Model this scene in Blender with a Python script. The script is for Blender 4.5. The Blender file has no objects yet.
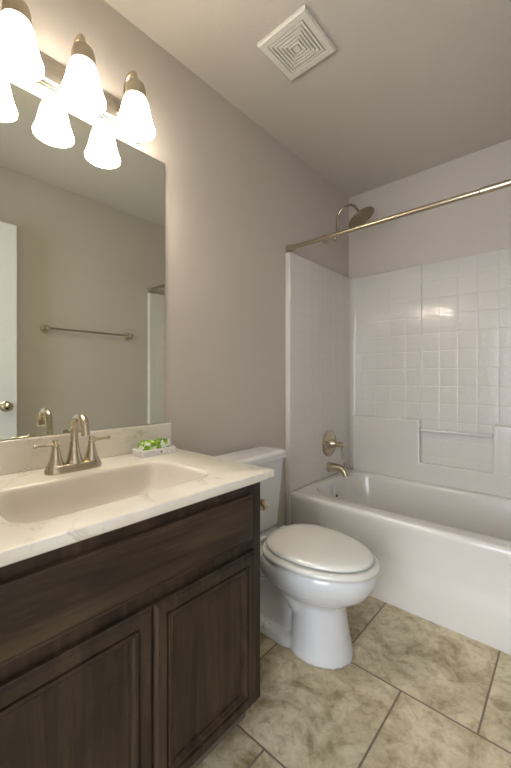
import bpy, bmesh, math, random
from mathutils import Vector, Matrix
PI = math.pi
random.seed(4)
S = bpy.context.scene
COL = S.collection

# ------------------------------------------------------------------ camera, light, exposure
CAM = (1.2665, 0.0, 1.0732)
YAW = 0.7264
FPX = 356.94
cam_d = bpy.data.cameras.new('camera')
cam = bpy.data.objects.new('camera', cam_d)
COL.objects.link(cam)
cam.location = CAM
cam.rotation_euler = (PI / 2, 0, YAW)
cam_d.sensor_fit = 'VERTICAL'
cam_d.sensor_height = 36.0
cam_d.sensor_width = 24.0
cam_d.lens = FPX * 36.0 / 768.0
cam_d.shift_y = -5.4 / 768.0
cam_d.clip_start = 0.02
S.camera = cam

W = bpy.data.worlds.new('world')
S.world = W
W.use_nodes = True
W.node_tree.nodes['Background'].inputs[0].default_value = (0.75, 0.85, 1.0, 1)
W.node_tree.nodes['Background'].inputs[1].default_value = 0.6

S.view_settings.view_transform = 'Standard'
S.view_settings.look = 'None'
S.view_settings.gamma = 1.0
S.view_settings.use_curve_mapping = False
S.view_settings.exposure = 1.18

LAMP = 8.5                      # radiance of the glowing glass shades
LAMP_COL = (1.0, 0.90, 0.75)


def area(name, loc, rot, sx, sy, power, col):
    d = bpy.data.lights.new(name, 'AREA')
    d.shape = 'RECTANGLE'
    d.size = sx
    d.size_y = sy
    d.energy = power
    d.color = col
    o = bpy.data.objects.new(name, d)
    o.location = loc
    o.rotation_euler = rot
    COL.objects.link(o)
    return o


# daylight that reaches the bathroom through the open doorway behind the camera
area('hall_daylight', (1.00, -1.50, 1.25), (PI / 2, 0, 0), 1.7, 1.9, 40, (0.84, 0.90, 1.0))

# ------------------------------------------------------------------ dimensions
RX = 1.50          # room width (vanity wall x = 0)
RY = 2.49          # tub wall
RZ = 2.44          # ceiling
TY = 1.693         # front of tub
HY = -1.65         # far wall of the hall behind the camera

# ------------------------------------------------------------------ materials


def nd(nt, t, x=0, y=0, **kw):
    n = nt.nodes.new(t)
    n.location = (x, y)
    for k, v in kw.items():
        setattr(n, k, v)
    return n


def mat(name, col, rough=0.5, metal=0.0, spec=0.5, coat=0.0):
    m = bpy.data.materials.new(name)
    m.use_nodes = True
    b = m.node_tree.nodes['Principled BSDF']
    b.inputs['Base Color'].default_value = (*col, 1)
    b.inputs['Roughness'].default_value = rough
    b.inputs['Metallic'].default_value = metal
    b.inputs['Specular IOR Level'].default_value = spec
    b.inputs['Coat Weight'].default_value = coat
    b.inputs['Coat Roughness'].default_value = 0.05
    return m


def bsdf(m):
    return m.node_tree.nodes['Principled BSDF']


def coords(nt, scale=(1, 1, 1), world=True):
    if world:
        g = nd(nt, 'ShaderNodeNewGeometry')
        out = g.outputs['Position']
    else:
        out = nd(nt, 'ShaderNodeTexCoord').outputs['Object']
    mp = nd(nt, 'ShaderNodeMapping')
    mp.inputs['Scale'].default_value = scale
    nt.links.new(out, mp.inputs['Vector'])
    return mp.outputs['Vector']


def noise(nt, vec, scale, detail=4, rough=0.55, dist=0.0):
    n = nd(nt, 'ShaderNodeTexNoise')
    n.inputs['Scale'].default_value = scale
    n.inputs['Detail'].default_value = detail
    n.inputs['Roughness'].default_value = rough
    n.inputs['Distortion'].default_value = dist
    nt.links.new(vec, n.inputs['Vector'])
    return n.outputs['Fac']


def ramp(nt, fac, stops):
    r = nd(nt, 'ShaderNodeValToRGB')
    e = r.color_ramp.elements
    while len(e) < len(stops):
        e.new(0.5)
    for el, (p, c) in zip(e, stops):
        el.position = p
        el.color = (*c, 1)
    nt.links.new(fac, r.inputs['Fac'])
    return r.outputs['Color']


def bump(m, height, strength=0.2, dist=0.002):
    nt = m.node_tree
    b = nd(nt, 'ShaderNodeBump')
    b.inputs['Strength'].default_value = strength
    b.inputs['Distance'].default_value = dist
    nt.links.new(height, b.inputs['Height'])
    nt.links.new(b.outputs['Normal'], bsdf(m).inputs['Normal'])


def math_n(nt, op, a, b=None, clamp=False):
    n = nd(nt, 'ShaderNodeMath', operation=op)
    n.use_clamp = clamp
    for i, v in enumerate((a, b)):
        if v is None:
            continue
        if isinstance(v, (int, float)):
            n.inputs[i].default_value = v
        else:
            nt.links.new(v, n.inputs[i])
    return n.outputs[0]


def mixc(nt, fac, a, b):
    n = nd(nt, 'ShaderNodeMix', data_type='RGBA')
    if isinstance(fac, (int, float)):
        n.inputs[0].default_value = fac
    else:
        nt.links.new(fac, n.inputs[0])
    for i, v in ((6, a), (7, b)):
        if isinstance(v, tuple):
            n.inputs[i].default_value = (*v, 1)
        else:
            nt.links.new(v, n.inputs[i])
    return n.outputs[2]


# painted drywall with a light orange-peel texture
m_wall = mat('wall_paint', (0.57, 0.52, 0.468), 0.62, spec=0.3)
nt = m_wall.node_tree
bump(m_wall, noise(nt, coords(nt), 95, 3), 0.25, 0.003)
m_ceil = mat('ceiling_paint', (0.58, 0.535, 0.475), 0.8, spec=0.2)
nt = m_ceil.node_tree
bump(m_ceil, noise(nt, coords(nt), 110, 3), 0.2, 0.003)
m_trim = mat('white_trim_paint', (0.74, 0.75, 0.75), 0.4)
m_door = mat('white_door_paint', (0.76, 0.77, 0.78), 0.35)
m_porc = mat('white_porcelain', (0.68, 0.69, 0.70), 0.13, coat=0.4)
m_seat = mat('bone_white_plastic', (0.70, 0.695, 0.65), 0.18, coat=0.3)
m_tub = mat('white_acrylic', (0.70, 0.675, 0.635), 0.16, coat=0.3)
m_gap = mat('dark_gap', (0.03, 0.025, 0.02), 0.8)
m_nick = mat('champagne_nickel', (0.55, 0.485, 0.37), 0.24, metal=1.0)
m_nick2 = mat('brushed_nickel_cup', (0.52, 0.46, 0.36), 0.40, metal=1.0)
m_grille = mat('ivory_plastic', (0.72, 0.69, 0.61), 0.45)
m_black = mat('black_rubber', (0.015, 0.015, 0.015), 0.6)
m_mirror = mat('mirror_silver', (0.80, 0.83, 0.745), 0.0, metal=1.0)
m_edge = mat('mirror_ground_edge', (0.25, 0.29, 0.28), 0.2)
m_bar = mat('pearl_bar', (0.72, 0.71, 0.68), 0.12, coat=0.6)
m_white = mat('white_marble_tray', (0.80, 0.80, 0.80), 0.3)
nt = m_white.node_tree
nt.links.new(ramp(nt, noise(nt, coords(nt), 55, 6, 0.7, 0.6),
                  [(0.36, (0.70, 0.71, 0.72)), (0.55, (0.84, 0.84, 0.84))]), bsdf(m_white).inputs['Base Color'])
m_graymark = mat('grey_mark', (0.22, 0.22, 0.23), 0.6)

# glowing glass of the lamp shades
m_shade = bpy.data.materials.new('glowing_opal_glass')
m_shade.use_nodes = True
b = bsdf(m_shade)
b.inputs['Base Color'].default_value = (0.9, 0.9, 0.88, 1)
b.inputs['Roughness'].default_value = 0.25
b.inputs['Emission Color'].default_value = (*LAMP_COL, 1)
b.inputs['Emission Strength'].default_value = LAMP
m_bulb = bpy.data.materials.new('lit_bulb')
m_bulb.use_nodes = True
b = bsdf(m_bulb)
b.inputs['Emission Color'].default_value = (*LAMP_COL, 1)
b.inputs['Emission Strength'].default_value = LAMP * 6.0


def wood(name, axis):
    m = mat(name, (0.05, 0.035, 0.025), 0.42, spec=0.3)
    nt = m.node_tree
    sc = [22.0, 22.0, 22.0]
    sc[axis] = 1.6
    v = coords(nt, tuple(sc))
    n1 = noise(nt, v, 1.0, 8, 0.70, 1.0)
    n2 = noise(nt, coords(nt, (3.2, 3.2, 3.2)), 1.3, 3, 0.5)
    sc2 = [150.0, 150.0, 150.0]
    sc2[axis] = 5.0
    n3 = noise(nt, coords(nt, tuple(sc2)), 1.0, 3, 0.6)
    c1 = ramp(nt, n1, [(0.28, (0.012, 0.0078, 0.0052)), (0.50, (0.039, 0.0255, 0.0165)), (0.75, (0.088, 0.058, 0.036))])
    c2 = ramp(nt, n2, [(0.3, (0.72, 0.72, 0.74)), (0.7, (1.25, 1.2, 1.1))])
    mx = nd(nt, 'ShaderNodeMix', data_type='RGBA', blend_type='MULTIPLY')
    mx.inputs[0].default_value = 1.0
    nt.links.new(c1, mx.inputs[6])
    nt.links.new(c2, mx.inputs[7])
    nt.links.new(mx.outputs[2], bsdf(m).inputs['Base Color'])
    bump(m, n3, 0.12, 0.001)
    return m


m_woodz = wood('dark_stained_wood_upright', 2)
m_woody = wood('dark_stained_wood_level', 1)

# cultured marble with soft taupe veins
m_marble = mat('cream_cultured_marble', (0.74, 0.70, 0.62), 0.2, coat=0.2)
nt = m_marble.node_tree
v = coords(nt, (1.0, 1.0, 1.6))
n1 = noise(nt, v, 3.2, 6, 0.6, 1.6)
ridge = math_n(nt, 'ABSOLUTE', math_n(nt, 'SUBTRACT', n1, 0.5))
vein = math_n(nt, 'SUBTRACT', 1.0, math_n(nt, 'MULTIPLY', ridge, 55.0), clamp=True)
mask = math_n(nt, 'MULTIPLY', vein, math_n(nt, 'MULTIPLY', math_n(nt, 'SUBTRACT', noise(nt, coords(nt), 4.5, 2), 0.45), 3.4, clamp=True))
base = ramp(nt, noise(nt, coords(nt), 5.5, 4, 0.6, 0.4), [(0.35, (0.70, 0.655, 0.565)), (0.62, (0.77, 0.735, 0.66))])
nt.links.new(mixc(nt, math_n(nt, 'MULTIPLY', mask, 0.85), base, (0.36, 0.30, 0.24)), bsdf(m_marble).inputs['Base Color'])
m_basin = mat('cream_basin', (0.69, 0.635, 0.57), 0.2, coat=0.2)

# floor tiles: 18 inch squares in a half-offset bond, measured from the photo
m_floor = mat('beige_stone_tile', (0.5, 0.45, 0.35), 0.42)
nt = m_floor.node_tree
geo = nd(nt, 'ShaderNodeNewGeometry')
sep = nd(nt, 'ShaderNodeSeparateXYZ')
nt.links.new(geo.outputs['Position'], sep.inputs[0])
PX, PY = 0.4535, 0.46
ry = math_n(nt, 'DIVIDE', math_n(nt, 'SUBTRACT', sep.outputs['Y'], 0.79 - 10 * PY), PY)
row = math_n(nt, 'FLOOR', ry)
odd = math_n(nt, 'MODULO', row, 2.0)
rx = math_n(nt, 'ADD', math_n(nt, 'DIVIDE', math_n(nt, 'SUBTRACT', sep.outputs['X'], 0.372 - 10 * PX), PX), math_n(nt, 'MULTIPLY', odd, 0.5))
colm = math_n(nt, 'FLOOR', rx)


def edge_dist(nt, val, pitch):
    f = math_n(nt, 'FRACT', val)
    return math_n(nt, 'MULTIPLY', math_n(nt, 'MINIMUM', f, math_n(nt, 'SUBTRACT', 1.0, f)), pitch)


ed = math_n(nt, 'MINIMUM', edge_dist(nt, rx, PX), edge_dist(nt, ry, PY))
gr = math_n(nt, 'SUBTRACT', 1.0, math_n(nt, 'DIVIDE', math_n(nt, 'SUBTRACT', ed, 0.0022), 0.0018, clamp=True), clamp=True)
# every tile gets its own piece of the stone pattern
off = nd(nt, 'ShaderNodeCombineXYZ')
nt.links.new(math_n(nt, 'MULTIPLY', row, 3.71), off.inputs[0])
nt.links.new(math_n(nt, 'MULTIPLY', colm, 5.13), off.inputs[1])
va = nd(nt, 'ShaderNodeVectorMath', operation='ADD')
nt.links.new(geo.outputs['Position'], va.inputs[0])
nt.links.new(off.outputs[0], va.inputs[1])
big = noise(nt, va.outputs[0], 6.0, 10, 0.70, 0.7)
fine = noise(nt, va.outputs[0], 24, 6, 0.7, 0.5)
c_big = ramp(nt, big, [(0.34, (0.28, 0.215, 0.12)), (0.45, (0.48, 0.41, 0.265)), (0.57, (0.63, 0.565, 0.40)), (0.70, (0.72, 0.665, 0.50))])
c_fin = ramp(nt, fine, [(0.34, (0.62, 0.56, 0.46)), (0.52, (1.0, 1.0, 1.0)), (0.75, (1.1, 1.1, 1.1))])
mx = nd(nt, 'ShaderNodeMix', data_type='RGBA', blend_type='MULTIPLY')
mx.inputs[0].default_value = 0.85
nt.links.new(c_big, mx.inputs[6])
nt.links.new(c_fin, mx.inputs[7])
nt.links.new(mixc(nt, gr, mx.outputs[2], (0.19, 0.14, 0.10)), bsdf(m_floor).inputs['Base Color'])
hh = math_n(nt, 'SUBTRACT', math_n(nt, 'MULTIPLY', fine, 0.25), gr)
bump(m_floor, hh, 0.35, 0.002)

# moulded square tile pattern of the shower surround
def tile_mat(name, groove, pillow, ripple):
    m = mat(name, (0.67, 0.637, 0.592), 0.19, coat=0.3)
    nt = m.node_tree
    geo = nd(nt, 'ShaderNodeNewGeometry')
    sep = nd(nt, 'ShaderNodeSeparateXYZ')
    nt.links.new(geo.outputs['Position'], sep.inputs[0])
    sn = nd(nt, 'ShaderNodeSeparateXYZ')
    nt.links.new(geo.outputs['True Normal'], sn.inputs[0])
    TP, TZ = 0.104, 0.1125
    cx_ = math_n(nt, 'DIVIDE', math_n(nt, 'SUBTRACT', sep.outputs['X'], 0.430 - 10 * TP), TP)
    cy_ = math_n(nt, 'DIVIDE', math_n(nt, 'SUBTRACT', sep.outputs['Y'], 1.74 - 10 * TP), TP)
    cz_ = math_n(nt, 'DIVIDE', math_n(nt, 'SUBTRACT', sep.outputs['Z'], 1.252 - 20 * TZ), TZ)
    back = math_n(nt, 'GREATER_THAN', math_n(nt, 'ABSOLUTE', sn.outputs['Y']), 0.7)
    ch = math_n(nt, 'ADD', math_n(nt, 'MULTIPLY', cx_, back), math_n(nt, 'MULTIPLY', cy_, math_n(nt, 'SUBTRACT', 1.0, back)))
    gg = math_n(nt, 'MINIMUM', edge_dist(nt, ch, TP), edge_dist(nt, cz_, TZ))
    pill = math_n(nt, 'POWER', math_n(nt, 'DIVIDE', gg, 0.005, clamp=True), 0.6)

    def dome(c):
        d = math_n(nt, 'SUBTRACT', math_n(nt, 'FRACT', c), 0.5)
        return math_n(nt, 'MULTIPLY', math_n(nt, 'MULTIPLY', d, d), -4.0)
    h = math_n(nt, 'ADD', math_n(nt, 'MULTIPLY', pill, groove),
               math_n(nt, 'MULTIPLY', math_n(nt, 'ADD', dome(ch), dome(cz_)), pillow))
    h = math_n(nt, 'ADD', h, math_n(nt, 'MULTIPLY', noise(nt, coords(nt), 75, 2, 0.5), ripple))
    bump(m, h, 1.0, 1.0)
    return m


m_sur = tile_mat('white_acrylic_tile', 0.0011, 0.0007, 0.0011)
m_surlow = tile_mat('white_acrylic_tile_lower', 0.0003, 0.0001, 0.0003)

# wrapped soap with a leafy print
m_leaf = mat('green_leaf_wrapper', (0.6, 0.7, 0.3), 0.35)
nt = m_leaf.node_tree
vo = nd(nt, 'ShaderNodeTexVoronoi')
vo.inputs['Scale'].default_value = 48
nt.links.new(coords(nt), vo.inputs['Vector'])
leafy = ramp(nt, vo.outputs['Distance'], [(0.22, (0.46, 0.66, 0.05)), (0.42, (0.20, 0.40, 0.02)), (0.66, (0.10, 0.22, 0.02))])
pat = noise(nt, coords(nt), 38, 2, 0.5)
sel = math_n(nt, 'MULTIPLY', math_n(nt, 'SUBTRACT', pat, 0.40), 14.0, clamp=True)
nt.links.new(mixc(nt, sel, (0.80, 0.82, 0.80), leafy), bsdf(m_leaf).inputs['Base Color'])

# ------------------------------------------------------------------ mesh helpers
ORIG = {}


def obj(name, bm, m, parent=None, bevel=0.0, seg=2, angle=35, smooth=True, mods=None):
    """links a bmesh (in world coordinates) as ONE mesh object; parts share their root's origin"""
    bmesh.ops.recalc_face_normals(bm, faces=bm.faces)
    if parent is None:
        xs = [v.co for v in bm.verts]
        o0 = Vector(((min(v.x for v in xs) + max(v.x for v in xs)) / 2,
                     (min(v.y for v in xs) + max(v.y for v in xs)) / 2, min(v.z for v in xs)))
    else:
        o0 = ORIG[parent.name]
    bmesh.ops.translate(bm, verts=bm.verts, vec=-o0)
    me = bpy.data.meshes.new(name)
    bm.to_mesh(me)
    bm.free()
    ms = m if isinstance(m, (list, tuple)) else [m]
    for x in ms:
        me.materials.append(x)
    if smooth:
        for p in me.polygons:
            p.use_smooth = True
        me.set_sharp_from_angle(angle=math.radians(angle))
    o = bpy.data.objects.new(name, me)
    COL.objects.link(o)
    ORIG[o.name] = o0
    if parent is None:
        o.location = o0
    else:
        o.parent = parent
    if bevel > 0:
        bv = o.modifiers.new('bevel', 'BEVEL')
        bv.width = bevel
        bv.segments = seg
        bv.limit_method = 'ANGLE'
        bv.angle_limit = math.radians(40)
        bv.harden_normals = False
    return o


def thing(name, loc, label, cat, group=None):
    o = bpy.data.objects.new(name, None)
    o.empty_display_size = 0.05
    COL.objects.link(o)
    o.location = loc
    ORIG[o.name] = Vector(loc)
    return tag(o, label, cat, group)


def tag(o, label, cat, group=None):
    o['label'] = label
    o['category'] = cat
    if group:
        o['group'] = group
    return o


def struct(name, bm, m, parent=None, **kw):
    o = obj(name, bm, m, parent, **kw)
    if parent is None:
        o['kind'] = 'structure'
    return o


def B():
    return bmesh.new()


def box(bm, x0, x1, y0, y1, z0, z1, mi=0):
    v = [bm.verts.new(p) for p in ((x0, y0, z0), (x1, y0, z0), (x1, y1, z0), (x0, y1, z0),
                                   (x0, y0, z1), (x1, y0, z1), (x1, y1, z1), (x0, y1, z1))]
    for f in ((0, 1, 2, 3), (4, 5, 6, 7), (0, 1, 5, 4), (1, 2, 6, 5), (2, 3, 7, 6), (3, 0, 4, 7)):
        bm.faces.new([v[i] for i in f]).material_index = mi
    return bm


def prism(bm, pts, fn, t0, t1):
    """extrudes a 2D polygon: fn(a, b, t) -> xyz"""
    a = [bm.verts.new(fn(p[0], p[1], t0)) for p in pts]
    c = [bm.verts.new(fn(p[0], p[1], t1)) for p in pts]
    n = len(pts)
    bm.faces.new(a)
    bm.faces.new(c[::-1])
    for i in range(n):
        bm.faces.new((a[i], a[(i + 1) % n], c[(i + 1) % n], c[i]))
    return bm


def loft(bm, loops, cap0=True, cap1=True, closed=True):
    vs = [[bm.verts.new(p) for p in l] for l in loops]
    for a, c in zip(vs, vs[1:]):
        n = len(a)
        for i in range(n if closed else n - 1):
            j = (i + 1) % n
            bm.faces.new((a[i], a[j], c[j], c[i]))
    if cap0:
        bm.faces.new(vs[0][::-1])
    if cap1:
        bm.faces.new(vs[-1])
    return bm


def rrect(x0, x1, y0, y1, r, z, n=8):
    pts = []
    for cx, cy, a0 in ((x1 - r, y1 - r, 0), (x0 + r, y1 - r, 90), (x0 + r, y0 + r, 180), (x1 - r, y0 + r, 270)):
        for k in range(n + 1):
            a = math.radians(a0 + 90 * k / n)
            pts.append((cx + r * math.cos(a), cy + r * math.sin(a), z))
    return pts


def frame_from(d):
    d = Vector(d).normalized()
    up = Vector((0, 0, 1)) if abs(d.z) < 0.95 else Vector((1, 0, 0))
    u = d.cross(up).normalized()
    return u, d.cross(u).normalized(), d


def lathe(bm, prof, org, axis=(0, 0, 1), n=32, sx=1.0, cap0=True, cap1=True):
    """prof = [(radius, distance along axis)]"""
    u, w, d = frame_from(axis)
    o = Vector(org)
    loops = []
    for r, t in prof:
        r = max(r, 1e-4)
        loops.append([o + d * t + (u * math.cos(2 * PI * k / n) * sx + w * math.sin(2 * PI * k / n)) * r for k in range(n)])
    return loft(bm, loops, cap0, cap1)


def tube(bm, pts, rad, n=14, caps=True):
    pts = [Vector(p) for p in pts]
    rs = rad if isinstance(rad, (list, tuple)) else [rad] * len(pts)
    loops = []
    prev = None
    for i, p in enumerate(pts):
        d = (pts[min(i + 1, len(pts) - 1)] - pts[max(i - 1, 0)]).normalized()
        if prev is None:
            u, w, _ = frame_from(d)
        else:
            u = (prev - d * prev.dot(d)).normalized()
            w = d.cross(u)
        prev = u
        loops.append([p + (u * math.cos(2 * PI * k / n) + w * math.sin(2 * PI * k / n)) * rs[i] for k in range(n)])
    return loft(bm, loops, caps, caps)


def smooth_path(pts, k=8):
    P = [Vector(p) for p in pts]
    out = []
    for i in range(len(P) - 1):
        p0, p1, p2, p3 = P[max(i - 1, 0)], P[i], P[i + 1], P[min(i + 2, len(P) - 1)]
        for j in range(k):
            t = j / k
            out.append(0.5 * ((2 * p1) + (p2 - p0) * t + (2 * p0 - 5 * p1 + 4 * p2 - p3) * t * t + (-p0 + 3 * p1 - 3 * p2 + p3) * t ** 3))
    out.append(P[-1])
    return out


# ------------------------------------------------------------------ room shell
HX0, HX1 = -0.4, 2.3
struct('floor', box(B(), HX0, HX1, HY, RY + 0.1, -0.05, 0.0), m_floor, smooth=False)
struct('ceiling', box(B(), HX0, HX1, HY, RY + 0.1, RZ, RZ + 0.05), m_ceil, smooth=False)
struct('wall_left', box(B(), -0.1, 0.0, 0.0, RY, 0, RZ), m_wall, smooth=False)
struct('wall_right', box(B(), RX, RX + 0.1, 0.0, RY, 0, RZ), m_wall, smooth=False)
struct('wall_back', box(B(), -0.1, RX + 0.1, RY, RY + 0.1, 0, RZ), m_wall, smooth=False)
DX0, DX1, DZ = 0.66, 1.435, 2.06
bm = B()
box(bm, HX0, DX0, -0.11, 0.0, 0, RZ)
box(bm, DX1, HX1, -0.11, 0.0, 0, RZ)
box(bm, DX0, DX1, -0.11, 0.0, DZ, RZ)
struct('wall_front', bm, m_wall, smooth=False)
bm = B()
box(bm, HX0 - 0.1, HX1 + 0.1, HY - 0.1, HY, 0, RZ)
box(bm, HX0 - 0.1, HX0, HY, -0.11, 0, RZ)
box(bm, HX1, HX1 + 0.1, HY, -0.11, 0, RZ)
struct('wall_hall', bm, m_wall, smooth=False)
bm = B()
for y0, y1 in ((-0.122, -0.11),):
    box(bm, DX0 - 0.06, DX0, y0, y1, 0, DZ + 0.06)
    box(bm, DX1, DX1 + 0.06, y0, y1, 0, DZ + 0.06)
    box(bm, DX0, DX1, y0, y1, DZ, DZ + 0.06)
struct('trim_1', bm, m_trim, bevel=0.004)
struct('baseboard_left', box(B(), 0.0, 0.013, 0.875, 1.69, 0, 0.083), m_trim, bevel=0.004)
struct('baseboard_right', box(B(), RX - 0.013, RX, 0.0, 1.69, 0, 0.083), m_trim, bevel=0.004)

# door swung open against the right wall (seen in the mirror)
door = struct('door_1', box(B(), 1.388, 1.423, -0.045, 0.690, 0.012, 2.045), m_door, bevel=0.003)
bm = B()
lathe(bm, [(0.033, 0), (0.033, 0.006), (0.018, 0.012), (0.012, 0.020), (0.012, 0.034), (0.022, 0.042), (0.028, 0.055),
           (0.026, 0.066), (0.015, 0.073), (0.001, 0.075)], (1.388, 0.628, 0.90), (-1, 0, 0))
obj('door_knob', bm, m_nick, door)
bm = B()
lathe(bm, [(0.033, 0), (0.033, 0.006), (0.012, 0.012), (0.012, 0.030), (0.024, 0.040), (0.026, 0.052), (0.001, 0.058)],
      (1.423, 0.628, 0.90), (1, 0, 0))
obj('door_knob', bm, m_nick, door)
obj('latch_bolt', box(B(), 1.398, 1.413, 0.690, 0.701, 0.892, 0.910), m_nick2, door, bevel=0.002)

# ------------------------------------------------------------------ bathtub
TX0, TX1, RIM = 0.036, 1.464, 0.410
tub_root = thing('bathtub', (0.75, 2.08, 0), 'long white acrylic bathtub built in at the end of the room, below the tiled surround', 'bathtub')
bm = B()


def rect_from(inner, x0, x1, y0, y1, z):
    cx, cy = (x0 + x1) / 2, (y0 + y1) / 2
    hx, hy = (x1 - x0) / 2, (y1 - y0) / 2
    out = []
    for p in inner:
        dx, dy = p[0] - cx, p[1] - cy
        k = min(hx / max(abs(dx), 1e-6), hy / max(abs(dy), 1e-6))
        out.append([cx + dx * k, cy + dy * k, z])
    for c in ((x0, y0), (x1, y0), (x0, y1), (x1, y1)):
        i = min(range(len(out)), key=lambda q: (out[q][0] - c[0]) ** 2 + (out[q][1] - c[1]) ** 2)
        out[i] = [c[0], c[1], z]
    return [tuple(o) for o in out]


bx0, bx1, by0, by1 = 0.085, 1.40, 1.790, 2.385
loops = [rect_from(rrect(bx0, bx1, by0, by1, 0.17, RIM, 10), TX0, TX1, TY + 0.022, 2.427, RIM)]
for ins, dz, r in ((-0.014, 0.0, 0.18), (-0.006, -0.003, 0.175), (0.0, -0.012, 0.17), (0.006, -0.035, 0.165)):
    loops.append(rrect(bx0 + ins, bx1 - ins, by0 + ins, by1 - ins, r, RIM + dz, 10))
for t in (0.25, 0.5, 0.75, 0.9, 0.97, 1.0):
    e = t ** 1.0
    add = 0.03 * max(0, (t - 0.7) / 0.3) ** 2
    loops.append(rrect(bx0 + 0.008 + 0.07 * e + add, bx1 - 0.008 - 0.22 * e - add, by0 + 0.008 + 0.05 * e + add,
                       by1 - 0.008 - 0.05 * e - add, 0.16, RIM - 0.035 - (RIM - 0.035 - 0.075) * t, 10))
# front lip and apron: the outer outline steps down the apron profile (y, z)
prof = []
for k in range(1, 7):
    a = PI / 2 * k / 6
    prof.append((TY + 0.022 - 0.022 * math.sin(a), RIM - 0.022 + 0.022 * math.cos(a)))
prof += [(TY + 0.001, 0.372), (TY + 0.006, 0.352), (TY + 0.010, 0.30), (TY + 0.012, 0.215), (TY + 0.010, 0.190), (TY + 0.001, 0.155),
         (TY - 0.001, 0.14), (TY - 0.001, 0.001)]
first = loops[0]
shell = []
for y, z in prof:
    shell.append([(p[0], y if abs(p[1] - (TY + 0.022)) < 1e-5 else p[1], z) for p in first])
loops = shell[::-1] + loops
loft(bm, loops, cap0=True, cap1=True)
tubo = obj('tub', bm, m_tub, tub_root, angle=40)
bm = B()
lathe(bm, [(0.036, 0), (0.036, 0.004), (0.030, 0.009), (0.001, 0.011)], (0.106, 2.085, 0.338), (1, 0, 0.16), sx=0.75)
ov = obj('overflow_plate', bm, m_porc, tub_root)
bm = B()
lathe(bm, [(0.008, 0), (0.008, 0.012), (0.001, 0.014)], (0.112, 2.085, 0.312), (1, 0, 0.1))
obj('trip_lever', bm, m_black, ov)
bm = B()
lathe(bm, [(0.035, 0), (0.035, 0.004), (0.02, 0.006), (0.001, 0.004)], (0.34, 2.10, 0.074))
obj('drain', bm, m_nick, tub_root)

# ------------------------------------------------------------------ shower surround
sur = thing('shower_surround', (0.75, 2.49, 0.41), 'glossy white moulded square-tile wall surround above the bathtub', 'shower surround')
ZT = 1.815
SX0, SX1, SY = 0.036, 1.464, 2.458
cr = 0.045


def u_profile(g):
    """inner face polyline of the surround in plan, g shrinks it towards the walls"""
    p = [(0.002, TY - 0.004 + g), (SX0 - 0.010, TY - 0.004 + g), (SX0 - 0.003 - g, TY - 0.001), (SX0 - g, TY + 0.008), (SX0 - g, TY + 0.40)]
    for k in range(9):
        a = PI - PI / 2 * k / 8
        p.append((SX0 + cr + (cr + g) * math.cos(a), SY - cr + (cr + g) * math.sin(a)))
    p += [(0.5265, SY + g), (0.529, SY + 0.006 + g), (0.533, SY + 0.006 + g), (0.5355, SY + g)]
    for k in range(9):
        a = PI / 2 - PI / 2 * k / 8
        p.append((SX1 - cr + (cr + g) * math.cos(a), SY - cr + (cr + g) * math.sin(a)))
    p += [(SX1 + g, TY + 0.40), (SX1 + g, TY + 0.008), (SX1 + 0.003 + g, TY - 0.001), (SX1 + 0.010, TY - 0.004 + g), (1.498, TY - 0.004 + g)]
    return p


bm = B()
loops = []
for z, g in ((0.413, 0), (0.9, 0), (1.4, 0), (ZT - 0.008, 0), (ZT - 0.002, 0.002), (ZT, 0.008)):
    loops.append([(x, y, z) for x, y in u_profile(g)] + [(1.498, 2.488, z), (0.002, 2.488, z)])
loft(bm, loops, True, True)
obj('surround_panel', bm, m_sur, sur, angle=30)
for s, x0, x1 in ((0, 0.002, 0.034), (1, 1.466, 1.498)):
    obj('edge_flange', box(B(), x0, x1, TY - 0.004, TY + 0.02, 0.0, 0.413), m_tub, sur, bevel=0.003)
# thicker lower back panel with the shelf niche
bm = B()
LZ = 0.806
pts = [(0.060, 0.36), (1.440, 0.36), (1.440, LZ), (0.924, LZ), (0.924, 0.530), (0.526, 0.530), (0.526, LZ), (0.060, LZ)]
prism(bm, pts, lambda a, c, t: (a, t, c), 2.428, SY - 0.001)
obj('lower_back_panel', bm, m_surlow, sur, bevel=0.010, seg=4)
bm = B()
tube(bm, [(0.527, 2.434, 0.742), (0.923, 2.434, 0.742)], 0.0085)
br = obj('niche_bar', bm, m_bar, sur)
br['label'] = 'pale rounded bar across the niche'
bm = B()
lathe(bm, [(0.0125, 0), (0.0125, 0.006), (0.009, 0.008)], (0.5265, 2.434, 0.742), (1, 0, 0), n=20)
obj('bar_socket', bm, m_nick2, br)

# shower rod
rod = thing('shower_rod', (0.75, TY + 0.02, 1.845), 'slim champagne nickel shower curtain rod spanning above the tub front', 'shower rod')
ry_, rz_ = TY + 0.018, 1.842
bm = B()
tube(bm, [(0.03, ry_, rz_), (0.98, ry_, rz_)], 0.0125, 18)
obj('rod', bm, m_nick, rod)
bm = B()
lathe(bm, [(0.0145, 0), (0.0158, 0.003), (0.0148, 0.006), (0.0148, 0.49)], (0.98, ry_, rz_), (1, 0, 0))
obj('outer_sleeve', bm, m_nick, rod)
for x, d in ((0.001, 1), (1.499, -1)):
    bm = B()
    lathe(bm, [(0.021, 0), (0.021, 0.026), (0.0185, 0.028), (0.0175, 0.050), (0.0125, 0.053)], (x, ry_, rz_), (d, 0, 0))
    obj('end_cap', bm, m_nick2, rod)

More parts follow.
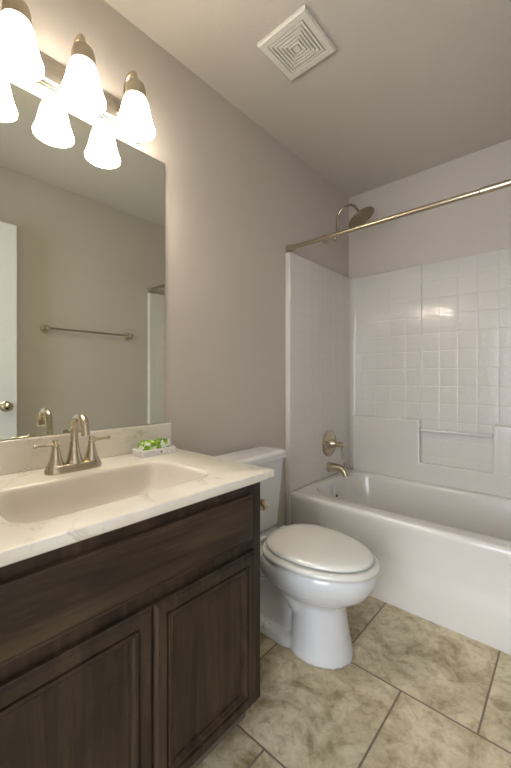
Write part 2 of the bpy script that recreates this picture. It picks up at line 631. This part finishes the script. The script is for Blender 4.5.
# shower arm and rain head
FYY = 2.13
sh = thing('rain_shower', (0.0, FYY, 2.02), 'round nickel rain shower head on a gooseneck arm above the tub valve', 'shower head')
bm = B()
lathe(bm, [(0.030, 0), (0.030, 0.004), (0.022, 0.012), (0.012, 0.016)], (0.001, FYY, 2.02), (1, 0, 0))
obj('wall_flange', bm, m_nick, sh)
bm = B()
pth = [(0.005, FYY, 2.02), (0.05, FYY, 2.02), (0.085, FYY, 2.026), (0.098, FYY, 2.05), (0.10, FYY, 2.12)]
cx0, rr = 0.172, 0.072
for k in range(1, 9):
    a = PI - (PI * 0.80) * k / 8
    pth.append((cx0 + rr * math.cos(a), FYY, 2.125 + rr * math.sin(a)))
pth.append((0.250, FYY, 2.135))
tube(bm, smooth_path(pth, 4), 0.0085, 14)
obj('gooseneck_arm', bm, m_nick, sh)
bm = B()
ax = Vector((0.48, 0.12, -0.87)).normalized()
hc = Vector((0.264, FYY, 2.095))
lathe(bm, [(0.012, -0.03), (0.015, -0.022), (0.014, -0.014), (0.03, -0.010), (0.080, -0.002), (0.088, 0.004), (0.088, 0.010), (0.084, 0.012), (0.001, 0.013)], hc, ax, n=40)
hd = obj('spray_head', bm, mat('dark_brown_nickel', (0.30, 0.25, 0.17), 0.38, metal=1.0), sh)  # darker, browner nickel than the other fittings
bm = B()
u, w_, d_ = frame_from(ax)
for rg, cnt in ((0.018, 6), (0.034, 12), (0.050, 18), (0.064, 24), (0.077, 28)):
    for k in range(cnt):
        a = 2 * PI * k / cnt
        lathe(bm, [(0.0022, 0), (0.0016, 0.003)], hc + ax * 0.0125 + (u * math.cos(a) + w_ * math.sin(a)) * rg, ax, n=6)
nz = obj('nozzle_ring', bm, m_nick2, hd)
nz['kind'] = 'stuff'
bm = B()
lathe(bm, [(0.014, -0.012), (0.016, 0), (0.014, 0.012)], (0.085, FYY, 2.012), (0, 0, 1), n=16)
lathe(bm, [(0.008, 0), (0.009, 0.012), (0.001, 0.016)], (0.085, FYY, 2.0), (0, 0, -1), n=16)
obj('arm_connector', bm, m_nick2, sh)

# mixing valve
FX = 0.037
va_ = thing('shower_valve', (FX, 2.131, 0.637), 'round nickel shower valve plate with lever above the tub spout', 'shower valve')
bm = B()
lathe(bm, [(0.088, 0), (0.088, 0.004), (0.080, 0.011), (0.058, 0.014), (0.045, 0.016), (0.04, 0.020), (0.036, 0.022), (0.001, 0.022)], (FX, 2.131, 0.637), (1, 0, 0), n=44)
obj('escutcheon', bm, m_nick, va_)
bm = B()
lathe(bm, [(0.030, 0.020), (0.027, 0.032), (0.018, 0.044), (0.015, 0.070), (0.017, 0.082), (0.021, 0.088), (0.021, 0.100), (0.015, 0.108), (0.001, 0.111)], (FX, 2.131, 0.637), (1, 0, 0))
obj('valve_stem', bm, m_nick, va_)
bm = B()
tube(bm, [(FX + 0.094, 2.131, 0.632), (FX + 0.097, 2.133, 0.60), (FX + 0.099, 2.135, 0.565), (FX + 0.100, 2.136, 0.545)], [0.008, 0.0065, 0.008, 0.0085])
obj('lever', bm, m_nick, va_)

# tub spout
sp = thing('tub_spout', (FX, 2.128, 0.47), 'curved nickel tub spout with pull-up diverter below the valve', 'tub spout')
bm = B()
lathe(bm, [(0.034, 0), (0.034, 0.004), (0.028, 0.010)], (FX, 2.128, 0.478), (1, 0, 0))
tube(bm, smooth_path([(FX + 0.004, 2.128, 0.478), (FX + 0.05, 2.128, 0.482), (FX + 0.09, 2.128, 0.479), (FX + 0.118, 2.128, 0.462), (FX + 0.128, 2.128, 0.436)], 6),
     [0.031 - 0.010 * min(1, k / 20) for k in range(25)], 20)
obj('spout_body', bm, m_nick, sp)
bm = B()
lathe(bm, [(0.005, 0), (0.005, 0.022), (0.009, 0.026), (0.008, 0.038), (0.001, 0.041)], (FX + 0.112, 2.128, 0.484), (0.15, 0, 1), n=16)
obj('diverter_knob', bm, m_nick, sp)

# ------------------------------------------------------------------ vanity cabinet
VY0, VY1, VX = 0.045, 0.829, 0.55
van = thing('vanity_cabinet', (0.28, 0.44, 0), 'dark brown stained wood vanity cabinet with two panelled doors', 'cabinet')
bm = B()
box(bm, 0.002, 0.532, VY0, VY0 + 0.018, 0.0, 0.764)
box(bm, 0.002, 0.480, VY1 - 0.018, VY1, 0.0, 0.764)
box(bm, 0.480, 0.532, VY1 - 0.018, VY1, 0.097, 0.764)
box(bm, 0.002, 0.020, VY0 + 0.018, VY1 - 0.018, 0.0, 0.764)
box(bm, 0.020, 0.532, VY0 + 0.018, VY1 - 0.018, 0.097, 0.115)
obj('carcass', bm, m_woodz, van, bevel=0.0015)
bm = B()
box(bm, 0.532, VX, VY0, VY0 + 0.045, 0.097, 0.764)
box(bm, 0.532, VX, VY1 - 0.045, VY1, 0.097, 0.764)
box(bm, 0.532, VX, VY0 + 0.045, VY1 - 0.045, 0.720, 0.764)
box(bm, 0.532, VX, VY0 + 0.045, VY1 - 0.045, 0.555, 0.612)
box(bm, 0.532, VX, VY0 + 0.045, VY1 - 0.045, 0.097, 0.142)
box(bm, 0.532, VX, 0.436, 0.466, 0.142, 0.555)
obj('face_frame', bm, m_woodz, van, bevel=0.0012)
obj('toe_kick', box(B(), 0.470, 0.482, VY0 + 0.018, VY1 - 0.0, 0.0, 0.097), m_woody, van)
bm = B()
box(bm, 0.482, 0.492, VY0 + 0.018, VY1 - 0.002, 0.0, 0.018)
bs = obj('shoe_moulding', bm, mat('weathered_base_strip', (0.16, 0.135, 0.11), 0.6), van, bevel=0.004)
# false drawer front with stepped edge
FD = 0.569


def slab_front(bm, y0, y1, z0, z1, x0, x1, edge=0.011, step=0.006):
    loft(bm, [rrect2(y0, y1, z0, z1, x) for x in (x0, x1 - step)] +
         [rrect2(y0 + edge * 0.35, y1 - edge * 0.35, z0 + edge * 0.35, z1 - edge * 0.35, x1 - step * 0.9),
          rrect2(y0 + edge * 0.8, y1 - edge * 0.8, z0 + edge * 0.8, z1 - edge * 0.8, x1 - step * 0.35),
          rrect2(y0 + edge, y1 - edge, z0 + edge, z1 - edge, x1)], True, True)
    return bm


def rrect2(y0, y1, z0, z1, x):
    return [(x, y0, z0), (x, y1, z0), (x, y1, z1), (x, y0, z1)]


DY0, DY1 = 0.092, 0.783
obj('drawer_front', slab_front(B(), DY0, DY1 - 0.001, 0.599, 0.733, VX + 0.001, FD), m_woody, van, angle=20)


def panel_door(y0, y1, z0, z1):
    fw = 0.056
    bm = B()
    L = lambda y, e, x: rrect2(y[0] + e, y[1] - e, y[2] + e, y[3] - e, x)
    R = (y0, y1, z0, z1)
    loft(bm, [L(R, 0, VX + 0.001), L(R, 0, FD - 0.007), L(R, 0.003, FD - 0.006), L(R, 0.007, FD - 0.002), L(R, 0.009, FD),
              L(R, fw - 0.026, FD), L(R, fw - 0.0245, FD - 0.006), L(R, fw - 0.020, FD - 0.006), L(R, fw - 0.0185, FD - 0.0015),
              L(R, fw - 0.011, FD - 0.0015), L(R, fw - 0.006, FD - 0.006), L(R, fw - 0.003, FD - 0.006), L(R, fw - 0.001, FD - 0.013)], True, False)
    d = obj('door', bm, m_woodz, van, angle=15)
    bm = B()
    box(bm, VX + 0.002, FD - 0.0105, y0 + fw - 0.004, y1 - fw + 0.004, z0 + fw - 0.004, z1 - fw + 0.004)
    obj('door_panel', bm, m_woodz, d, smooth=False)
    return d


panel_door(DY0, 0.4445, 0.118, 0.565)
panel_door(0.4475, DY1 + 0.008, 0.118, 0.565)

# paper holder post fixed to the far side of the vanity
ph = thing('paper_holder', (0.50, VY1, 0.655), 'small nickel paper holder post on the side of the dark vanity', 'toilet paper holder')
bm = B()
lathe(bm, [(0.022, 0), (0.022, 0.004), (0.012, 0.010)], (0.505, VY1 + 0.001, 0.650), (0, 1, 0))
obj('wall_rosette', bm, m_nick2, ph)
bm = B()
tube(bm, [(0.505, VY1 + 0.008, 0.650), (0.508, VY1 + 0.030, 0.652), (0.513, VY1 + 0.050, 0.660)], [0.012, 0.010, 0.012], 16)
obj('post', bm, m_nick2, ph)
bm = B()
lathe(bm, [(0.006, -0.012), (0.017, -0.008), (0.019, 0.003), (0.014, 0.010), (0.001, 0.013)], (0.515, VY1 + 0.054, 0.664), (0.15, 0.9, 0.3), n=24)
obj('end_knob', bm, m_nick2, ph)
bm = B()
tube(bm, [(0.513, VY1 + 0.050, 0.660), (0.36, VY1 + 0.050, 0.655)], 0.007, 14)
obj('roll_arm', bm, m_nick2, ph)

# ------------------------------------------------------------------ countertop with moulded sink
CY0, CY1, CX, CZ0, CZ1 = 0.028, 0.870, 0.572, 0.765, 0.791
ct = thing('vanity_countertop', (0.28, 0.45, CZ0), 'cream veined marble vanity top with moulded rectangular sink', 'countertop')
sx0, sx1, sy0, sy1 = 0.188, 0.478, 0.205, 0.712
bm = B()
N = 10
inner = rrect(sx0 - 0.004, sx1 + 0.004, sy0 - 0.004, sy1 + 0.004, 0.064, CZ1, N)
outr = rect_from(inner, 0.003, CX - 0.004, CY0 + 0.004, CY1 - 0.004, CZ1)


def grow(loop, e, z):
    cx, cy = (0.003 + CX - 0.004) / 2, (CY0 + CY1) / 2
    out = []
    for p in loop:
        x, y = p[0], p[1]
        if abs(x - (CX - 0.004)) < 1e-5:
            x += e
        if abs(y - (CY1 - 0.004)) < 1e-5:
            y += e
        if abs(y - (CY0 + 0.004)) < 1e-5:
            y -= e
        out.append((x, y, z))
    return out


loft(bm, [inner, outr, grow(outr, 0.0028, CZ1 - 0.0012), grow(outr, 0.004, CZ1 - 0.004), grow(outr, 0.004, CZ0 + 0.003),
          grow(outr, 0.001, CZ0), [(p[0], p[1], CZ0) for p in rrect(sx0 - 0.010, sx1 + 0.010, sy0 - 0.010, sy1 + 0.010, 0.064, CZ0, N)]], False, False)
obj('counter_slab', bm, m_marble, ct, angle=50)
bm = B()
loops = [inner]
for ins, dz in ((-0.001, -0.001), (0.002, -0.005), (0.004, -0.012)):
    loops.append(rrect(sx0 + ins, sx1 - ins, sy0 + ins, sy1 - ins, 0.062, CZ1 + dz, N))
D = 0.125
for k in range(1, 13):
    t = k / 12
    a = t * PI / 2
    # steep back and front, long curved ends
    zz = CZ1 - 0.012 - (D - 0.012) * math.sin(a) ** 0.8
    e = 1 - math.cos(a)
    loops.append(rrect(sx0 + 0.006 + 0.060 * e, sx1 - 0.006 - 0.075 * e, sy0 + 0.006 + 0.12 * e, sy1 - 0.006 - 0.15 * e, 0.058 - 0.01 * e, zz, N))
loft(bm, loops, False, True)
bsn = obj('sink_basin', bm, m_basin, ct, angle=50)
bm = B()
lathe(bm, [(0.026, 0), (0.026, 0.003), (0.02, 0.004), (0.001, 0.003)], (0.325, 0.44, CZ1 - D + 0.0005))
obj('sink_drain', bm, m_nick, bsn)
bm = B()
box(bm, 0.003, 0.022, CY0, 0.884 - 0.008, CZ1, 0.890)
obj('backsplash', bm, m_marble, ct, bevel=0.003)

# faucet
FXX, FY0 = 0.112, 0.454
fa = thing('sink_faucet', (FXX, FY0, CZ1), 'champagne nickel two-handle gooseneck faucet on the vanity top', 'faucet')
bm = B()
zb = CZ1 + 0.0005
for o_ in (0,):
    loft(bm, [rrect(FXX - 0.030 + i, FXX + 0.030 - i, FY0 - 0.083 + i, FY0 + 0.083 - i, 0.0299 - i, z, 8)
              for i, z in ((0, zb), (0, zb + 0.010), (0.003, zb + 0.014), (0.004, zb + 0.020), (0.007, zb + 0.023))])
obj('base_plate', bm, m_nick, fa, angle=45)
prof_h = [(0.0235, 0.0), (0.023, 0.006), (0.019, 0.014), (0.0150, 0.034), (0.0108, 0.056), (0.0092, 0.064), (0.0108, 0.066), (0.0108, 0.069), (0.0080, 0.071),
          (0.0080, 0.078), (0.0088, 0.084), (0.008, 0.088), (0.001, 0.089)]
for s in (-1, 1):
    bm = B()
    lathe(bm, [(r, t * 0.87) for r, t in prof_h], (FXX, FY0 + s * 0.053, zb + 0.021), n=28)
    h = obj('handle', bm, m_nick, fa)
    bm = B()
    yh = FY0 + s * 0.053
    tube(bm, [(FXX, yh, zb + 0.0855), (FXX + 0.001, yh + s * 0.02, zb + 0.0855), (FXX + 0.002, yh + s * 0.048, zb + 0.0855), (FXX + 0.002, yh + s * 0.056, zb + 0.0855),
              (FXX + 0.002, yh + s * 0.059, zb + 0.0855)], [0.0052, 0.0045, 0.0042, 0.0062, 0.0058], 14)
    obj('lever', bm, m_nick, h)
bm = B()
lathe(bm, [(0.0255, 0), (0.0245, 0.006), (0.0205, 0.016), (0.0155, 0.038), (0.0125, 0.060), (0.0112, 0.068)], (FXX, FY0, zb + 0.021), n=28)
pth = [(FXX, FY0, zb + 0.085), (FXX, FY0, zb + 0.11), (FXX, FY0, zb + 0.126)]
R_ = 0.041
for k in range(1, 13):
    a = PI - PI * 0.93 * k / 12
    pth.append((FXX + R_ + R_ * math.cos(a), FY0, zb + 0.126 + R_ * math.sin(a)))
pth.append((pth[-1][0] + 0.002, FY0, zb + 0.114))
tube(bm, pth, [0.0110] * 3 + [0.0110 + 0.0014 * k / 12 for k in range(1, 13)] + [0.0126], 20)
obj('spout', bm, m_nick, fa)

# tray with two wrapped soaps
tr = thing('soap_tray', (0.09, 0.755, CZ1), 'small white marble soap tray at the right end of the vanity top', 'tray')
bm = B()
T = (0.052, 0.130, 0.679, 0.821)
loft(bm, [rrect(T[0] + i, T[1] - i, T[2] + i, T[3] - i, 0.008, z, 5) for i, z in
          ((0.001, CZ1 + 0.0005), (0, CZ1 + 0.003), (0, CZ1 + 0.022), (0.002, CZ1 + 0.024), (0.006, CZ1 + 0.024), (0.008, CZ1 + 0.010))])
obj('tray_body', bm, m_white, tr, angle=40)
obj('front_mark', box(B(), 0.1298, 0.1306, 0.752, 0.760, CZ1 + 0.008, CZ1 + 0.016), m_graymark, tr, smooth=False)


def soap(y0, y1, label):
    bm = B()
    zz = CZ1 + 0.0105
    loft(bm, [rrect(0.064 + i, 0.119 - i, y0 + i, y1 - i, 0.012, z, 5) for i, z in
              ((0.003, zz), (0.0, zz + 0.004), (0.0, zz + 0.028), (0.003, zz + 0.037), (0.010, zz + 0.041))])
    for k in range(7):
        c = Vector((random.uniform(0.076, 0.110), random.uniform(y0 + 0.010, y1 - 0.010), zz + 0.038))
        lathe(bm, [(0.008, -0.004), (0.0085, 0.0), (0.006, 0.005), (0.001, 0.007)], c, (random.uniform(-.4, .4), random.uniform(-.4, .4), 1), n=10)
    return tag(obj('soap_bar', bm, m_leaf), label, 'soap', 'wrapped soaps in the marble tray')


soap(0.692, 0.7475, 'bright green and white wrapped soap at the faucet end of the marble tray')
soap(0.7525, 0.808, 'bright green and white wrapped soap at the toilet end of the marble tray')

# ------------------------------------------------------------------ mirror
bm = B()
box(bm, 0.0015, 0.0065, 0.055, 0.8534, 0.8925, 1.962, 1)
for f in bm.faces:
    f.normal_update()
    if f.normal.x > 0.9 or (f.calc_center_median().x > 0.006):
        f.material_index = 0
mir = tag(obj('wall_mirror', bm, [m_mirror, m_edge], smooth=False), 'large frameless rectangular mirror above the vanity backsplash', 'mirror')

# ------------------------------------------------------------------ vanity light
LX, LYS = 0.13, (0.296, 0.474, 0.652)
vl = thing('vanity_light', (0.0, 0.478, 1.99), 'three-shade brushed nickel wall light glowing above the mirror', 'wall light')
bm = B()
prof = [(0.001, 1.985), (0.016, 1.985), (0.018, 1.990), (0.018, 1.997), (0.022, 1.999), (0.022, 2.005), (0.026, 2.007), (0.026, 2.013), (0.030, 2.017),
        (0.030, 2.075), (0.026, 2.080), (0.026, 2.086), (0.022, 2.088), (0.022, 2.094), (0.018, 2.096), (0.016, 2.103), (0.001, 2.103)]
prism(bm, prof, lambda a, c, t: (a, t, c), 0.205, 0.735)
m_plate = mat('satin_nickel_plate', (0.52, 0.49, 0.44), 0.30, metal=1.0)
obj('backplate', bm, m_plate, vl, angle=25)
for y in LYS:
    bm = B()
    pth = [(0.028, y, 2.045), (0.045, y, 2.055), (0.055, y, 2.085)]
    for k in range(0, 9):
        a = PI - PI * k / 8
        pth.append((0.094 + 0.036 * math.cos(a), y, 2.114 + 0.038 * math.sin(a)))
    pth.append((LX, y, 2.095))
    tube(bm, smooth_path(pth, 3), 0.0078, 12)
    lathe(bm, [(0.020, 0), (0.018, 0.006), (0.008, 0.010)], (0.029, y, 2.045), (1, 0, 0), n=20)
    obj('arm', bm, m_nick, vl)
    bm = B()
    lathe(bm, [(0.010, 2.106), (0.020, 2.104), (0.029, 2.095), (0.034, 2.078), (0.035, 2.058), (0.035, 2.049), (0.032, 2.048), (0.030, 2.056), (0.001, 2.058)], (LX, y, 0), n=32)
    obj('socket_cup', bm, m_nick2, vl)
    bm = B()
    out = [(0.029, 2.055), (0.036, 2.046), (0.0425, 2.030), (0.047, 2.011), (0.051, 1.991), (0.0565, 1.970), (0.062, 1.954), (0.0655, 1.945), (0.0650, 1.938), (0.0605, 1.935)]
    inn = [(r - 0.004, z + 0.001) for r, z in out[::-1]]
    lathe(bm, out + inn, (LX, y, 0), n=40, cap0=False, cap1=False)
    sh_ = obj('shade', bm, m_shade, vl, angle=60)
    bm = B()
    lathe(bm, [(0.013, 2.055), (0.013, 2.035), (0.020, 2.020), (0.026, 2.004), (0.027, 1.990), (0.022, 1.976), (0.010, 1.968), (0.001, 1.966)], (LX, y, 0), n=24)
    obj('bulb', bm, m_bulb, sh_)

# ------------------------------------------------------------------ ceiling exhaust grille
vx, vy = 0.4215, 1.207
eg = thing('exhaust_fan_grille', (vx, vy, RZ - 0.02), 'square ivory ceiling fan grille with concentric square louvers', 'ceiling vent')
bm = B()


def sq_ring(bm, h0, h1, z0, z1, t=0.0):
    P = lambda h, z: [(vx - h, vy - h, z), (vx + h, vy - h, z), (vx + h, vy + h, z), (vx - h, vy + h, z)]
    loft(bm, [P(h1, z1), P(h1, z0 + t), P(h1 - t, z0), P(h0 + t * 0.3, z0), P(h0, z0 + t * 0.3), P(h0, z1)], False, False)


sq_ring(bm, 0.0855, 0.1155, RZ - 0.017, RZ - 0.001, 0.005)
obj('grille_frame', bm, m_grille, eg, angle=25)
obj('inner_cavity', box(B(), vx - 0.086, vx + 0.086, vy - 0.086, vy + 0.086, RZ - 0.003, RZ - 0.001), mat('painted_cavity_shade', (0.05, 0.036, 0.02), 0.9), eg, smooth=False)  # near-black colour stands in for the shade between the louvers
for k in range(6):
    h1 = 0.0815 - k * 0.0136
    bm = B()
    if k < 5:
        sq_ring(bm, h1 - 0.0088, h1, RZ - 0.017, RZ - 0.0035, 0.001)
    else:
        box(bm, vx - h1, vx + h1, vy - h1, vy + h1, RZ - 0.017, RZ - 0.0035)
    obj('louver', bm, m_grille, eg, angle=25)

# ------------------------------------------------------------------ towel bar on the right wall (in the mirror)
tb = thing('towel_bar', (RX, 1.2, 1.42), 'straight nickel towel bar on the wall opposite the mirror', 'towel bar')
for y in (0.885, 1.50):
    bm = B()
    lathe(bm, [(0.030, 0), (0.030, 0.006), (0.024, 0.012), (0.013, 0.018), (0.011, 0.05), (0.014, 0.056), (0.014, 0.070), (0.009, 0.076), (0.001, 0.078)], (RX - 0.001, y, 1.42), (-1, 0, 0), n=28)
    obj('post', bm, m_nick2, tb)
bm = B()
tube(bm, [(RX - 0.063, 0.885, 1.42), (RX - 0.063, 1.50, 1.42)], 0.0075, 14)
obj('bar', bm, m_nick, tb)

# ------------------------------------------------------------------ toilet
TC = 1.246
DZW = -0.034            # bowl rim height trim
wc = thing('toilet', (0.36, TC, 0), 'white two-piece toilet with closed lid between vanity and bathtub', 'toilet')


def egg(xb, xf, w, z, n=56, k=0.42, pb=0.72, dx=0.0):
    xc = xb + k * (xf - xb)
    out = []
    for i in range(n):
        a = 2 * PI * i / n
        c, s = math.cos(a), math.sin(a)
        if c >= 0:
            out.append((xc + (xf - xc) * c + dx, TC + w * s, z))
        else:
            out.append((xc - (xc - xb) * abs(c) ** pb + dx, TC + w * (1 if s >= 0 else -1) * abs(s) ** (0.9 if abs(s) > 0 else 1), z))
    return out


bm = B()
# bowl and front pedestal
rings = [(0.0, 0.395, 0.643, 0.117), (0.02, 0.395, 0.640, 0.115), (0.06, 0.40, 0.631, 0.109), (0.12, 0.405, 0.620, 0.103), (0.175, 0.405, 0.613, 0.099), (0.205, 0.39, 0.615, 0.100),
         (0.222, 0.35, 0.636, 0.114), (0.240, 0.31, 0.670, 0.136), (0.266, 0.275, 0.702, 0.158), (0.296, 0.255, 0.722, 0.172), (0.322, 0.25, 0.731, 0.178),
         (0.345, 0.25, 0.731, 0.179), (0.360, 0.255, 0.724, 0.173)]
loft(bm, [egg(xb, xf, w, z) for z, xb, xf, w in rings])
# deck under the tank, rear body and foot plate
loft(bm, [rrect(0.03, 0.34, TC - w, TC + w, 0.05, z) for w, z in ((0.10, 0.266), (0.125, 0.301), (0.135, 0.326), (0.132, 0.342), (0.125, 0.346))])
loft(bm, [rrect(x0, 0.42, TC - w, TC + w, 0.045, z) for w, z, x0 in ((0.075, 0.02, 0.12), (0.066, 0.12, 0.12), (0.066, 0.22, 0.09), (0.09, 0.30, 0.05))])
loft(bm, [rrect(0.10, 0.45, TC - w, TC + w, 0.06, z) for w, z in ((0.113, 0.0), (0.112, 0.02), (0.106, 0.034), (0.092, 0.042))])
for s in (-1, 1):
    tube(bm, smooth_path([(0.46, TC + s * 0.070, 0.17), (0.40, TC + s * 0.072, 0.23), (0.33, TC + s * 0.070, 0.265), (0.25, TC + s * 0.066, 0.25), (0.20, TC + s * 0.062, 0.19),
                          (0.19, TC + s * 0.058, 0.11), (0.21, TC + s * 0.05, 0.04)], 6), 0.038, 14)
bowl = obj('bowl', bm, m_porc, wc, angle=180)
rm = bowl.modifiers.new('remesh', 'REMESH')
rm.mode = 'VOXEL'
rm.voxel_size = 0.006
rm.use_smooth_shade = True
sm = bowl.modifiers.new('smooth', 'SMOOTH')
sm.factor = 0.5
sm.iterations = 10
# bolt caps
for s in (-1, 1):
    bm = B()
    lathe(bm, [(0.016, 0), (0.016, 0.010), (0.012, 0.018), (0.001, 0.022)], (0.305, TC + s * 0.096, 0.034), n=20)
    obj('bolt_cap', bm, m_porc, wc)
# seat ring
bm = B()
so = lambda e, z: egg(0.272 + e, 0.744 - e, 0.186 - e, z + DZW, pb=0.70)
si = lambda e, z: egg(0.34 - e, 0.675 + e, 0.112 + e, z + DZW)
loft(bm, [so(0.008, 0.398), so(0.001, 0.402), so(0, 0.408), so(0.001, 0.414), so(0.006, 0.4185), so(0.014, 0.420), si(0.010, 0.420), si(0, 0.412), si(0.004, 0.398), so(0.008, 0.398)], False, False)
obj('seat', bm, m_seat, wc, angle=60)
# seat bumper gap and lid
bm = B()
lo = lambda e, z: egg(0.286 + e, 0.722 - e, 0.167 - e, z + DZW, pb=0.74)
loft(bm, [lo(0.006, 0.4250), lo(0.001, 0.4265), lo(0, 0.431), lo(0.002, 0.437), lo(0.008, 0.4415), lo(0.022, 0.4445), lo(0.06, 0.4475), lo(0.11, 0.449)])
obj('seat_lid', bm, m_seat, wc, angle=60)
for s in (-1, 1):
    bm = B()
    lathe(bm, [(0.001, -0.020), (0.009, -0.019), (0.0095, 0), (0.009, 0.019), (0.001, 0.020)], (0.262, TC + s * 0.07, 0.380), (0, 1, 0), n=20)
    box(bm, 0.250, 0.272, TC + s * 0.07 - 0.014, TC + s * 0.07 + 0.014, 0.347, 0.380)
    obj('hinge', bm, m_seat, wc, bevel=0.002)
# rubber bumpers keep the lid a hair above the seat
for a in (0.9, -0.9, 2.3, -2.3):
    bm = B()
    lathe(bm, [(0.006, 0), (0.006, 0.0055)], (0.48 + 0.17 * math.cos(a), TC + 0.135 * math.sin(a), 0.3857), n=12)
    obj('seat_bumper', bm, m_gap, wc)
# tank
bm = B()


def tank_loop(e, z, w, xf):
    """plan outline with a bowed front"""
    pts = []
    base = rrect(0.020 + e, xf - e, TC - w + e, TC + w - e, 0.035, z, 6)
    for x, y, zz in base:
        k = max(0.0, (x - 0.02) / (xf - 0.02))
        pts.append((x + 0.016 * k * (1 - ((y - TC) / w) ** 2), y, zz))
    return pts


loft(bm, [tank_loop(0.012, 0.348, 0.168, 0.165), tank_loop(0.003, 0.352, 0.170, 0.168), tank_loop(0, 0.366, 0.172, 0.170), tank_loop(0, 0.55, 0.188, 0.180), tank_loop(0, 0.678, 0.200, 0.188)])
obj('tank', bm, m_porc, wc, angle=50)
bm = B()
loft(bm, [tank_loop(0.006, 0.6785, 0.209, 0.198), tank_loop(0, 0.683, 0.210, 0.200), tank_loop(0, 0.704, 0.210, 0.200), tank_loop(0.003, 0.712, 0.210, 0.200), tank_loop(0.012, 0.7175, 0.210, 0.200), tank_loop(0.03, 0.719, 0.210, 0.200)])
obj('tank_lid', bm, m_porc, wc, angle=50)
# flush lever on the front left of the tank
bm = B()
lathe(bm, [(0.015, 0), (0.015, 0.006), (0.008, 0.012)], (0.186, TC - 0.14, 0.63), (1, 0, 0), n=20)
tube(bm, [(0.200, TC - 0.14, 0.63), (0.206, TC - 0.10, 0.626), (0.208, TC - 0.07, 0.622)], [0.006, 0.005, 0.007], 12)
obj('flush_lever', bm, m_nick, wc)
